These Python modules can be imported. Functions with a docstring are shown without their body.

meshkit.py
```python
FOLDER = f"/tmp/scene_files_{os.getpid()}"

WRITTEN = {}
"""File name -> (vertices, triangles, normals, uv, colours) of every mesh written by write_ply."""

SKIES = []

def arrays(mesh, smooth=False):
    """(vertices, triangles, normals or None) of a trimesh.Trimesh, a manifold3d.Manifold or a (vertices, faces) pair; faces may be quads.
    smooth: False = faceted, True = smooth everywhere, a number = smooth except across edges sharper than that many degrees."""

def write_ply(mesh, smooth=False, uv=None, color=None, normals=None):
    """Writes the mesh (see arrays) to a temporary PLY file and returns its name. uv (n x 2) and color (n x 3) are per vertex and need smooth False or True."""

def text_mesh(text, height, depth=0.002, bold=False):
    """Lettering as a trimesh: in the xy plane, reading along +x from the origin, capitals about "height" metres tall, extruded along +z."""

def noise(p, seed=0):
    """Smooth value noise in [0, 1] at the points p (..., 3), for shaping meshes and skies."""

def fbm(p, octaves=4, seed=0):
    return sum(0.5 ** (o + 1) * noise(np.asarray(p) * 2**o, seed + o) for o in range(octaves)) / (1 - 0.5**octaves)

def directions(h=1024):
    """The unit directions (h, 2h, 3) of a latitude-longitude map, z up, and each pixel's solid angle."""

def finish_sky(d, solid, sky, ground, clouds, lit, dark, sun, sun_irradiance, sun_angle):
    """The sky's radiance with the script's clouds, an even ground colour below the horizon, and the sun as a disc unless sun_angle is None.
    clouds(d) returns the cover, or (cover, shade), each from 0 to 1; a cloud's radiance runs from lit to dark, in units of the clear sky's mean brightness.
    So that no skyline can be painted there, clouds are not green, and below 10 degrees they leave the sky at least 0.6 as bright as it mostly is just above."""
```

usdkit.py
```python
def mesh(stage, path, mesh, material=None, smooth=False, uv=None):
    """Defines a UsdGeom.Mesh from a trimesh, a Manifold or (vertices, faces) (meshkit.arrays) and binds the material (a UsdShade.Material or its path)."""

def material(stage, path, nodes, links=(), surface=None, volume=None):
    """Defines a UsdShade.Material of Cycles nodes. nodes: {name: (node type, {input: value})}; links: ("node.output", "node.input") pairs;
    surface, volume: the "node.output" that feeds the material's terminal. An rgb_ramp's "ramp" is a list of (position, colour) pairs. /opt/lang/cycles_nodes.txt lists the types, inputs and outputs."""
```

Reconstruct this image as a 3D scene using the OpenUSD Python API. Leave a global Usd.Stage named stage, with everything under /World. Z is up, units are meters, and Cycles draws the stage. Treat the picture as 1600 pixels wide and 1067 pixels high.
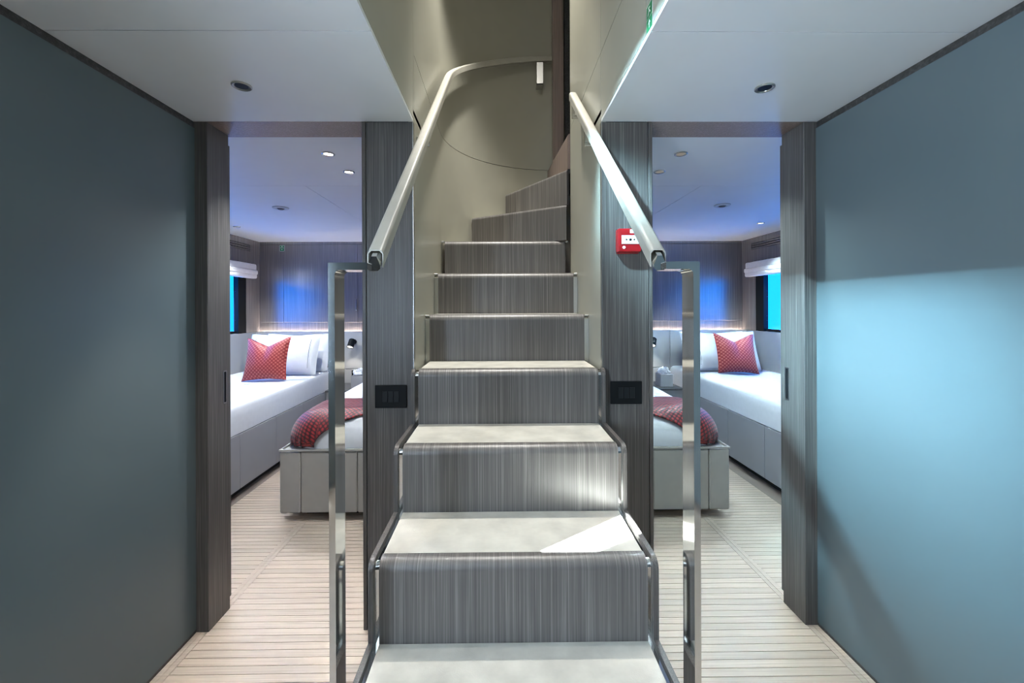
import math, random
import numpy as np, trimesh
from shapely.geometry import Polygon, box as sbox, LineString
from shapely import affinity
import usdkit, meshkit
from pxr import Usd, UsdGeom, UsdLux, UsdShade, Gf, Sdf

random.seed(7); rng = np.random.default_rng(7)
stage = Usd.Stage.CreateInMemory()
UsdGeom.SetStageUpAxis(stage, 'Z'); UsdGeom.SetStageMetersPerUnit(stage, 1.0)
UsdGeom.Xform.Define(stage, '/World'); UsdGeom.Scope.Define(stage, '/World/Looks')

# ------------------------------------------------------------------ camera
FPX, CX, CY, YAW, ROLL = 650.0, 786.5, 480.0, 0.010, 0.004      # pixels of the 1600 x 1067 frame; radians
cam = UsdGeom.Camera.Define(stage, '/World/camera')
cam.CreateHorizontalApertureAttr(36.0); cam.CreateVerticalApertureAttr(36.0 * 1067 / 1600)
cam.CreateFocalLengthAttr(FPX / 1600 * 36.0)
cam.CreateHorizontalApertureOffsetAttr((800 - CX) / 1600 * 36.0)
cam.CreateVerticalApertureOffsetAttr(-(533.5 - CY) / 1600 * 36.0)
cam.CreateClippingRangeAttr(Gf.Vec2f(0.02, 200))
cam.CreateExposureAttr(0.0)
fw = np.array([math.sin(YAW), math.cos(YAW), 0]); r0 = np.array([math.cos(YAW), -math.sin(YAW), 0]); u0 = np.array([0, 0, 1.0])
rt = r0 * math.cos(ROLL) - u0 * math.sin(ROLL); up = u0 * math.cos(ROLL) + r0 * math.sin(ROLL)
EYE = (-0.036, 0.0, 1.30)
cam.AddTransformOp().Set(Gf.Matrix4d(*rt, 0, *up, 0, *(-fw), 0, *EYE, 1))

# ------------------------------------------------------------------ lights
def rect_light(name, loc, rot, w, h, color, inten):
    l = UsdLux.RectLight.Define(stage, '/World/' + name)
    l.CreateWidthAttr(w); l.CreateHeightAttr(h); l.CreateColorAttr(Gf.Vec3f(*color)); l.CreateIntensityAttr(inten)
    l.AddTranslateOp().Set(Gf.Vec3d(*loc)); l.AddRotateXYZOp().Set(Gf.Vec3f(*rot)); return l
def spot(name, loc, r, color, inten, cone=None, soft=0.3, aim=None):
    l = UsdLux.SphereLight.Define(stage, '/World/' + name)
    l.CreateRadiusAttr(r); l.CreateColorAttr(Gf.Vec3f(*color)); l.CreateIntensityAttr(inten)
    if cone:
        s = UsdLux.ShapingAPI.Apply(l.GetPrim()); s.CreateShapingConeAngleAttr(cone); s.CreateShapingConeSoftnessAttr(soft)
    if aim is None: l.AddTranslateOp().Set(Gf.Vec3d(*loc)); return l
    b = np.array(loc, float) - np.array(aim, float); b /= np.linalg.norm(b); a = np.cross([0, 1, 0], b); a /= np.linalg.norm(a); c = np.cross(b, a)
    l.AddTransformOp().Set(Gf.Matrix4d(*a, 0, *c, 0, *b, 0, *map(float, loc), 1)); return l
SUN_UP = np.array([-0.08, -0.10, 1.0])                     # towards the sun
sun = UsdLux.DistantLight.Define(stage, '/World/sun')
sun.CreateAngleAttr(0.25); sun.CreateColorAttr(Gf.Vec3f(0.88, 0.96, 1.0)); sun.CreateIntensityAttr(46.0); sun.CreateNormalizeAttr(True)
z_ = SUN_UP / np.linalg.norm(SUN_UP); x_ = np.cross([0, 1, 0], z_); x_ /= np.linalg.norm(x_); y_ = np.cross(z_, x_)
sun.AddTransformOp().Set(Gf.Matrix4d(*x_, 0, *y_, 0, *z_, 0, 0, 0, 0, 1))
sky = UsdLux.DomeLight.Define(stage, '/World/sky')
sky.CreateColorAttr(Gf.Vec3f(0.005, 0.22, 0.9)); sky.CreateIntensityAttr(1.3)
# out-of-view lights for the stairs and right side; daylight at the hull windows
rect_light('skylight_daylight', (0, 0.25, 4.34), (0, 0, 0), 0.70, 0.80, (1.0, 0.97, 0.92), 7.0)  # unseen, over the shaft, placed to light the treads
spot('shaft_window_daylight', (-0.60, 0.88, 2.85), 0.06, (0.45, 0.80, 1.0), 110000.0, 19, 1.0, (1.255, 1.60, 0.80))  # unseen, aimed to make the bright pool on the right wall
rect_light('cabin_daylight_left', (-2.90, 3.95, 1.36), (0, -90, 0), 0.70, 1.50, (0.008, 0.19, 0.88), 3.9)
rect_light('cabin_daylight_right', (2.90, 3.95, 1.36), (0, 90, 0), 0.70, 1.50, (0.015, 0.23, 0.88), 4.6)
rect_light('lobby_daylight', (-1.36, -0.60, 1.30), (0, -90, 0), 0.95, 0.80, (0.82, 0.93, 1.0), 42.0)  # out of view, lights the lobby and its right side
for s in (-1, 1):
    for i, (x, y, p) in enumerate(((0.866, 2.05, 4600), (0.866, 2.32, 4600), (2.40, 3.82, 7500), (1.65, 3.45, 7500))):  # last pair has no fitting, added to brighten the cabins
        spot('cabin_spot_%s_%d' % ('lr'[s > 0], i), (s * x, y, 2.030), 0.015, ((0.86, 0.93, 0.97), (0.70, 0.93, 1.0))[s > 0], p, 62, 0.5)
    for i, (y, p) in enumerate(((-0.9, 3000), (0.35, 3000), (1.41, 5600))):  # aft pair is added fill; middle pair out of view, for the wall scallops
        spot('lobby_spot_%s_%d' % ('lr'[s > 0], i), (s * 0.89, y, 2.028), 0.015, (1.0, 0.92, 0.84), p, 27, 0.6)
for i, y in enumerate((1.45, 2.25)):
    spot('stair_spot_%d' % i, (0.0, y, 4.36), 0.05, (1.0, 0.97, 0.91), (1300, 4600)[i], (21, 23)[i], 0.6)  # unseen at the shaft top, placed to light treads and lower walls

# ------------------------------------------------------------------ materials
def wood(name, c1, c2, sc, rough=0.35, bump=0.25, c3=None, ior=1.5):
    L = '/World/Looks/' + name
    c3 = c3 or tuple(0.68 * a + 0.32 * b for a, b in zip(c1, c2))
    return usdkit.material(stage, L, {
        'g': ('geometry', {}), 'm': ('mapping', {'scale': sc}),
        'w': ('noise_texture', {'scale': 1.0, 'detail': 5.0, 'roughness': 0.62, 'distortion': 0.15}),
        'm2': ('mapping', {'scale': tuple(v * 0.16 for v in sc)}),
        'w2': ('noise_texture', {'scale': 1.0, 'detail': 2.0}),
        'mx': ('mix_float', {'fac': 0.12}),
        'r': ('rgb_ramp', {'ramp': [(0.36, c1), (0.53, c3), (0.67, c2)]}),
        'b': ('bump', {'strength': bump, 'distance': 0.0015}),
        'p': ('principled_bsdf', {'roughness': rough, 'ior': ior})},
        [('g.position', 'm.vector'), ('m.vector', 'w.vector'), ('g.position', 'm2.vector'), ('m2.vector', 'w2.vector'), ('w.fac', 'mx.a'), ('w2.fac', 'mx.b'),
         ('mx.result', 'r.fac'), ('r.color', 'p.base_color'), ('w.fac', 'b.height'), ('b.normal', 'p.normal')], surface='p.BSDF')
def plain(name, col, rough=0.4, var=0.06, scale=9.0, bump=0.0, bscale=300, metal=0.0, **kw):
    c1, c2 = tuple(c * (1 - var) for c in col), tuple(min(1, c * (1 + var)) for c in col)
    nodes = {'g': ('geometry', {}), 'n': ('noise_texture', {'scale': scale, 'detail': 4.0}), 'r': ('rgb_ramp', {'ramp': [(0.3, c1), (0.7, c2)]}),
             'p': ('principled_bsdf', {'roughness': rough, 'metallic': metal, **kw})}
    links = [('g.position', 'n.vector'), ('n.fac', 'r.fac'), ('r.color', 'p.base_color')]
    if bump:
        nodes['n2'] = ('noise_texture', {'scale': bscale, 'detail': 2.0}); nodes['b'] = ('bump', {'strength': bump, 'distance': 0.001})
        links += [('g.position', 'n2.vector'), ('n2.fac', 'b.height'), ('b.normal', 'p.normal')]
    return usdkit.material(stage, '/World/Looks/' + name, nodes, links, surface='p.BSDF')
def emit(name, col, st):
    return usdkit.material(stage, '/World/Looks/' + name, {'e': ('emission', {'color': col, 'strength': st})}, surface='e.emission')
M = {}
M['wood'] = wood('grey_oak', (0.062, 0.056, 0.052), (0.165, 0.152, 0.142), (260, 260, 2.6), 0.36)
M['wood_riser'] = wood('grey_oak_riser', (0.085, 0.078, 0.073), (0.215, 0.20, 0.186), (230, 1.6, 1.6), 0.36, 0.35)
M['wood_warm'] = wood('brown_oak', (0.17, 0.125, 0.105), (0.30, 0.23, 0.20), (160, 160, 2.2), 0.4)
M['wood_dark'] = wood('dark_oak', (0.03, 0.028, 0.026), (0.085, 0.08, 0.075), (90, 90, 90), 0.45)
M['wood_cabin'] = wood('cabin_oak', (0.12, 0.105, 0.105), (0.29, 0.265, 0.26), (150, 150, 1.6), 0.27, 0.12, ior=2.4)
M['lacquer'] = plain('teal_lacquer', (0.105, 0.138, 0.146), 0.30, 0.02, 2.0)
M['ceiling'] = plain('white_ceiling', (0.80, 0.82, 0.82), 0.35, 0.01)
M['cabin_ceiling'] = plain('cabin_ceiling_white', (0.78, 0.80, 0.82), 0.5, 0.01)
M['cream'] = plain('cream_lacquer', (0.39, 0.38, 0.312), 0.30, 0.02)
M['cream_leather'] = plain('cream_leather', (0.40, 0.385, 0.33), 0.36, 0.04, 20, 0.1)
M['tread'] = plain('tread_leather', (0.50, 0.485, 0.43), 0.55, 0.13, 14, 0.25, 260)
M['steel'] = plain('polished_steel', (0.72, 0.72, 0.70), 0.07, 0.01, metal=1.0)
M['satin_steel'] = plain('satin_steel', (0.62, 0.61, 0.58), 0.25, 0.02, metal=1.0)
M['black'] = plain('black_plastic', (0.006, 0.007, 0.008), 0.5, 0.05, ior=1.25)
M['black2'] = plain('black_rocker', (0.011, 0.013, 0.014), 0.4, 0.05, ior=1.3)
M['red'] = plain('red_plastic', (0.27, 0.006, 0.009), 0.3, 0.03)
M['white_plastic'] = plain('white_plastic', (0.56, 0.59, 0.60), 0.35, 0.01)
M['green'] = plain('sign_green', (0.0, 0.19, 0.065), 0.4, 0.02)
M['sign_white'] = plain('sign_white', (0.8, 0.82, 0.8), 0.4, 0.02)
M['linen'] = plain('white_linen', (0.80, 0.81, 0.83), 0.8, 0.02, 30, 0.25, 500)
M['blind'] = plain('blind_fabric', (0.78, 0.76, 0.75), 0.85, 0.03, 40, 0.2, 700)
M['bed_leather'] = plain('bed_leather', (0.50, 0.475, 0.43), 0.42, 0.03, 20, 0.12)
M['drawer'] = plain('grey_drawer', (0.33, 0.33, 0.345), 0.4, 0.02)
M['headboard'] = plain('grey_headboard', (0.44, 0.44, 0.43), 0.36, 0.02)
M['dark'] = plain('dark_gap', (0.012, 0.011, 0.010), 0.8, 0.02)
M['slate'] = plain('slate_top', (0.085, 0.088, 0.095), 0.4, 0.06)
M['caulk'] = plain('plank_caulk', (0.30, 0.24, 0.20), 0.7, 0.05)
M['led'] = emit('led_cove', (1.0, 0.86, 0.74), 45.0)
M['lamp_on'] = emit('lamp_lens', (1.0, 0.93, 0.84), 6.0)
M['lamp_dim'] = emit('lamp_lens_dim', (1.0, 0.9, 0.78), 0.25)
M['tissue'] = plain('tissue_paper', (0.82, 0.82, 0.84), 0.9, 0.02)
M['glass'] = usdkit.material(stage, '/World/Looks/pane_glass', {'t': ('transparent_bsdf', {'color': (0.92, 0.96, 1.0)}), 'gl': ('glossy_bsdf', {'roughness': 0.02, 'color': (1, 1, 1)}), 'f': ('layer_weight', {}), 'k': ('math', {'math_type': 'power', 'value2': 4.0}), 'mx': ('mix_closure', {})},
                             [('f.facing', 'k.value1'), ('k.value', 'mx.fac'), ('t.BSDF', 'mx.closure1'), ('gl.BSDF', 'mx.closure2')], surface='mx.closure')
# planks: tone varies from plank to plank
M['plank'] = usdkit.material(stage, '/World/Looks/teak_plank', {
    'g': ('geometry', {}), 'o': ('object_info', {}), 'm': ('mapping', {'scale': (3.0, 160, 60)}), 'n': ('noise_texture', {'scale': 1.0, 'detail': 4.0, 'roughness': 0.6}),
    'r': ('rgb_ramp', {'ramp': [(0.3, (0.55, 0.425, 0.33)), (0.7, (0.71, 0.58, 0.47))]}),
    'mr': ('map_range', {'to_min': 0.90, 'to_max': 1.06}), 'h': ('hsv', {}), 'p': ('principled_bsdf', {'roughness': 0.42})},
    [('g.position', 'm.vector'), ('m.vector', 'n.vector'), ('n.fac', 'r.fac'), ('o.random', 'mr.value'), ('mr.result', 'h.value'), ('r.color', 'h.color'), ('h.color', 'p.base_color')], surface='p.BSDF')
def scales(name, sc, cols, rough):
    return usdkit.material(stage, '/World/Looks/' + name, {
        'u': ('texture_coordinate', {}), 'm': ('mapping', {'scale': sc, 'rotation': (0, 0, math.pi / 4)}),
        'v': ('voronoi_texture', {'dimensions': '2D', 'feature': 'f1', 'scale': 1.0, 'randomness': 0.06}),
        'r': ('rgb_ramp', {'ramp': cols}), 'b': ('bump', {'strength': 0.4, 'distance': 0.003, 'invert': True}),
        'p': ('principled_bsdf', {'roughness': rough, 'sheen_weight': 0.2})},
        [('u.UV', 'm.vector'), ('m.vector', 'v.vector'), ('v.distance', 'r.fac'), ('r.color', 'p.base_color'), ('v.distance', 'b.height'), ('b.normal', 'p.normal')], surface='p.BSDF')
M['cushion'] = scales('coral_scale_fabric', (44, 44, 1), [(0.0, (0.60, 0.21, 0.16)), (0.28, (0.50, 0.085, 0.065)), (0.5, (0.30, 0.02, 0.022)), (0.8, (0.20, 0.01, 0.014))], 0.5)
M['throw'] = scales('red_scale_throw', (46, 46, 1), [(0.0, (0.42, 0.045, 0.04)), (0.32, (0.27, 0.012, 0.016)), (0.46, (0.04, 0.005, 0.007)), (0.8, (0.015, 0.003, 0.005))], 0.5)

# ------------------------------------------------------------------ mesh helpers
cat = trimesh.util.concatenate
def bx(x0, x1, y0, y1, z0, z1, c=0.0):
    """box, edges chamfered by c"""
    x0, x1 = sorted((x0, x1)); y0, y1 = sorted((y0, y1)); z0, z1 = sorted((z0, z1))
    if c <= 0:
        m = trimesh.creation.box((x1 - x0, y1 - y0, z1 - z0)); m.apply_translation(((x0 + x1) / 2, (y0 + y1) / 2, (z0 + z1) / 2)); return m
    c = min(c, 0.45 * min(x1 - x0, y1 - y0, z1 - z0))
    P = []
    for sx in (0, 1):
        for sy in (0, 1):
            for sz in (0, 1):
                X, Y, Z = (x0, x1)[sx], (y0, y1)[sy], (z0, z1)[sz]; ix, iy, iz = (c, -c)[sx], (c, -c)[sy], (c, -c)[sz]
                P += [(X, Y + iy, Z + iz), (X + ix, Y, Z + iz), (X + ix, Y + iy, Z)]
    return trimesh.Trimesh(*(lambda h: (h.vertices, h.faces))(trimesh.convex.convex_hull(np.array(P))), process=False)
def rbox(x0, x1, y0, y1, z0, z1, r, n=(8, 8, 4), floor=None, amp=0.0, fs=6.0, seed=0):
    """box with round edges, subdivided, optionally rumpled and flattened below floor"""
    x0, x1 = sorted((x0, x1))
    m = grid_box(n); v = np.array(m.vertices)
    lo, hi = np.array([x0, y0, z0]), np.array([x1, y1, z1]); r = min(r, 0.499 * min(hi - lo))
    t = v                                                    # -1..1
    s = np.sign(t) * np.abs(t) ** 0.62 if False else t
    p = lo + (s + 1) / 2 * (hi - lo)
    c = np.clip(p, lo + r, hi - r); d = p - c; L = np.linalg.norm(d, axis=1, keepdims=True)
    out = np.where(L > 1e-9, c + r * d / np.maximum(L, 1e-9), p)
    if amp:
        nrm = np.where(L > 1e-9, d / np.maximum(L, 1e-9), 0)
        out = out + nrm * amp * (meshkit.fbm(out * fs, 3, seed)[:, None] - 0.5) * 2
    if floor is not None: out[:, 2] = np.maximum(out[:, 2], floor)
    return trimesh.Trimesh(out, m.faces, process=False)
def grid_box(n):
    def axis(k):                                             # denser at the ends
        u = np.linspace(-1, 1, k + 1); return np.sign(u) * (1 - (1 - np.abs(u)) ** 1.9)
    ax = [axis(k) for k in n]; V, F, idx = [], [], {}
    def vid(p):
        key = tuple(np.round(p, 6))
        if key not in idx: idx[key] = len(V); V.append(p)
        return idx[key]
    for a in range(3):
        b, c = (a + 1) % 3, (a + 2) % 3
        for s in (-1.0, 1.0):
            for i in range(n[b]):
                for j in range(n[c]):
                    q = []
                    for (di, dj) in ((0, 0), (1, 0), (1, 1), (0, 1)):
                        p = [0, 0, 0]; p[a] = s; p[b] = ax[b][i + di]; p[c] = ax[c][j + dj]; q.append(vid(tuple(p)))
                    if s < 0: q = q[::-1]
                    F += [(q[0], q[1], q[2]), (q[0], q[2], q[3])]
    return trimesh.Trimesh(np.array(V), np.array(F), process=False)
def extr(poly, a, b, axis='x'):
    """polygon extruded from a to b along axis. x: polygon in (y,z); y: polygon in (x,z); z: polygon in (x,y)"""
    m = cat([trimesh.creation.extrude_polygon(g, abs(b - a), engine='earcut') for g in getattr(poly, 'geoms', [poly])])
    v = np.array(m.vertices); lo = min(a, b)
    if axis == 'x': v = np.stack([v[:, 2] + lo, v[:, 0], v[:, 1]], 1)
    elif axis == 'y': v = np.stack([v[:, 0], v[:, 2] + lo, v[:, 1]], 1)
    else: v = np.stack([v[:, 0], v[:, 1], v[:, 2] + lo], 1)
    m = trimesh.Trimesh(v, m.faces, process=False)
    if axis == 'y': m.invert()
    return m
def lathe(profile, center, n=32):
    m = trimesh.creation.revolve(np.array(profile), sections=n); m.apply_translation(center); return m
def tube(points, r, n=10):
    from math import pi
    p = np.array(points, float); t = np.gradient(p, axis=0); t /= np.linalg.norm(t, axis=1, keepdims=True)
    a = np.cross(t, np.where(np.abs(t[:, 2:]) < 0.9, [0, 0, 1.0], [1.0, 0, 0])); a /= np.linalg.norm(a, axis=1, keepdims=True); b = np.cross(t, a)
    ang = np.arange(n) * 2 * pi / n
    v = (p[:, None] + r * (np.cos(ang)[None, :, None] * a[:, None] + np.sin(ang)[None, :, None] * b[:, None])).reshape(-1, 3)
    F = []
    for i in range(len(p) - 1):
        for j in range(n):
            q = [i * n + j, i * n + (j + 1) % n, (i + 1) * n + (j + 1) % n, (i + 1) * n + j]; F += [(q[0], q[1], q[2]), (q[0], q[2], q[3])]
    for base, rev in ((0, True), ((len(p) - 1) * n, False)):
        for j in range(1, n - 1):
            f = (base, base + j, base + j + 1); F.append(f[::-1] if rev else f)
    m = trimesh.Trimesh(v, F, process=False); m.fix_normals(); return m
def sweep(path, prof):
    """profile (u across, w up) swept along a path, sections upright; closed ends"""
    p = np.array(path, float); t = np.gradient(p[:, :2], axis=0); t /= np.linalg.norm(t, axis=1, keepdims=True)
    nr = np.stack([t[:, 1], -t[:, 0]], 1); k = len(prof); V = []
    for q, n_ in zip(p, nr):
        for (u, w) in prof: V.append((q[0] + n_[0] * u, q[1] + n_[1] * u, q[2] + w))
    F = []
    for i in range(len(p) - 1):
        for j in range(k):
            a, b, c, d = i * k + j, i * k + (j + 1) % k, (i + 1) * k + (j + 1) % k, (i + 1) * k + j; F += [(a, b, c), (a, c, d)]
    cv, cf = trimesh.creation.triangulate_polygon(Polygon(prof), engine='earcut')
    near = [int(np.argmin(np.linalg.norm(np.array(prof) - q, axis=1))) for q in cv]
    for f in cf: F.append(tuple(near[i] for i in f)); F.append(tuple((len(p) - 1) * k + near[i] for i in f[::-1]))
    m = trimesh.Trimesh(np.array(V), np.array(F), process=False); m.fix_normals(); return m
def arc(cx, cy, rx, ry, a0, a1, n): return [(cx + rx * math.cos(math.radians(a)), cy + ry * math.sin(math.radians(a))) for a in np.linspace(a0, a1, n)]

used = {}
def fresh(parent, name):
    k = used.get((parent, name), 0); used[(parent, name)] = k + 1
    return f'{parent}/{name}' if k == 0 else f'{parent}/{name}_{k:03d}'
ORG = {}
def tag(p, label=None, category=None, group=None, kind=None):
    for k, v in (('label', label), ('category', category), ('group', group), ('kind', kind)):
        if v: p.SetCustomDataByKey(k, v)
    return p
def thing(name, label, category, loc=(0, 0, 0), group=None, kind=None):
    path = fresh('/World', name); x = UsdGeom.Xform.Define(stage, path); x.AddTranslateOp().Set(Gf.Vec3d(*loc)); ORG[path] = np.array(loc, float)
    tag(x.GetPrim(), label, category, group, kind); return path
def part(parent, name, mesh, mat, smooth=False, label=None, uv=None, kind=None):
    root = '/'.join(parent.split('/')[:3]); path = fresh(parent, name)
    mesh = mesh.copy(); mesh.apply_translation(-ORG[root])
    m = usdkit.mesh(stage, path, mesh, M[mat], smooth=smooth, uv=uv); tag(m.GetPrim(), label, kind=kind); return path
def solo(name, mesh, mat, label, category, smooth=False, group=None, kind=None, uv=None):
    path = fresh('/World', name); m = usdkit.mesh(stage, path, mesh, M[mat], smooth=smooth, uv=uv); tag(m.GetPrim(), label, category, group, kind); return path
def copy_of(path, name, loc, label, group=None):
    src = stage.GetPrimAtPath(path); new = fresh('/World', name); x = UsdGeom.Xform.Define(stage, new)
    x.GetPrim().GetReferences().AddInternalReference(src.GetPath()); x.GetPrim().SetInstanceable(True)
    x.GetPrim().GetAttribute('xformOp:translate').Set(Gf.Vec3d(*loc)); tag(x.GetPrim(), label, src.GetCustomDataByKey('category'), group); ORG[new] = np.array(loc)
    return new
SIDE = {-1: 'left', 1: 'right'}
W, YP, ZC, YB, XO = 1.255, 1.682, 2.05, 4.78, 2.77      # lobby half width, door plane, ceiling, cabin back wall, cabin outer walls
PX0, PX1 = 0.380, 0.588                                  # pillar: inner and outer face
JX = 1.207                                               # door jamb face

# ------------------------------------------------------------------ floor
fl = thing('floor', 'pale teak planked floor with fine dark seams running across', 'floor', kind='structure')
part(fl, 'caulking', bx(-2.95, 2.95, -2.3, 4.95, -0.06, -0.004), 'caulk', label='dark caulking between the planks')
PW = 0.0352
def plank(x0, x1, y0, y1): part(fl, 'plank', bx(x0, x1, y0, y1, -0.02, 0.0), 'plank')
rows = np.arange(1.10, 3.60, PW)
for s in (-1, 1):
    for y in rows:
        plank(s * 0.3885, s * 1.212, y + 0.0012, y + PW - 0.0012)
    for y in rows[rows > 1.86]:
        if y < 3.4: plank(s * 1.259, s * 1.80, y + 0.0012, y + PW - 0.0012)
    for j in range(2):                                   # margin boards along the lobby wall
        b0 = 1.213 + 0.0232 * j
        for y0, y1 in ((-0.4, 1.2), (1.2, 2.55), (2.55, 3.6)): part(fl, 'plank', bx(s * (b0 + 0.0005), s * (b0 + 0.0225), y0 + 0.0008, y1 - 0.0008, -0.02, 0.0), 'plank')
m = [bx(-1.212, 1.212, y, y + PW - 0.0024, -0.02, 0) for y in np.arange(-2.2, 1.06, PW)]
part(fl, 'planking', cat(m), 'plank', label='planks behind the viewpoint', kind='stuff')
m = [bx(s * 0.60, s * 2.7, y, y + PW - 0.0024, -0.02, 0) for s in (-1, 1) for y in np.arange(3.62, 4.7, PW)]
part(fl, 'planking', cat(m), 'plank', label='planks under the far ends of the beds', kind='stuff')

# ------------------------------------------------------------------ lobby walls
for s in (-1, 1):
    n = SIDE[s]
    w = thing('wall_' + n, ['', 'bright blue-lit satin teal lacquer wall panel on the right of the stairs', 'dim grey-teal satin lacquer wall panel on the left of the stairs'][s], 'wall', kind='structure')
    if s > 0:
        part(w, 'panel', bx(W, W + 0.04, -2.0, YP - 0.002, 0.014, ZC - 0.027), 'lacquer')
    else:                                                # opening out of view, placed to let light onto the right side
        for (y0, y1, z0, z1) in ((-0.20, YP - 0.002, 0.014, ZC - 0.027), (-2.0, -1.00, 0.014, ZC - 0.027), (-1.00, -0.20, 0.014, 0.82), (-1.00, -0.20, 1.80, ZC - 0.027)):
            part(w, 'panel', bx(-W - 0.04, -W, y0, y1, z0, z1), 'lacquer')
    solo('trim_ceiling_' + n, bx(s * (W + 0.004), s * (W + 0.05), -2.0, YP - 0.002, ZC - 0.0265, ZC - 0.0005), 'wood_dark', 'dark ribbed oak strip under the ceiling edge above the %s wall panel' % n, 'trim', kind='structure')
    solo('baseboard_' + n, bx(s * (W + 0.002), s * (W + 0.05), -2.0, YP - 0.002, 0.0005, 0.0135), 'wood_dark', 'thin dark skirting strip at the foot of the %s wall panel' % n, 'baseboard', kind='structure')
w = thing('wall_aft', 'grey oak bulkhead behind the viewpoint', 'wall', kind='structure')
part(w, 'panel', bx(-1.3, 1.3, -2.05, -2.005, 0, ZC), 'wood')
w = thing('window_3', 'unseen square window behind the viewpoint, placed to light the right side of the lobby', 'window', kind='structure')  # out of view, stands in front of the lobby light
part(w, 'pane', bx(-W - 0.03, -W - 0.022, -0.99, -0.21, 0.83, 1.79), 'glass')
# lobby ceiling: panels with open joints beside the stairwell opening
ce = thing('ceiling', 'white lacquered ceiling panels with thin joints on both sides of the stairwell', 'ceiling', kind='structure')
for s in (-1, 1):
    for y0, y1 in ((-0.35, 1.1295), (1.1325, YP - 0.001)):
        part(ce, 'panel', bx(s * (PX0 + 0.0005), s * (W + 0.06), y0, y1, ZC, ZC + 0.012), 'ceiling')
part(ce, 'panel', bx(-W - 0.06, W + 0.06, -2.0, -0.353, ZC, ZC + 0.012), 'ceiling')
part(ce, 'void', cat([bx(s * (PX0 + 0.03), s * (W + 0.06), -2.0, YP, ZC + 0.031, ZC + 0.05) for s in (-1, 1)]), 'dark')

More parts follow.
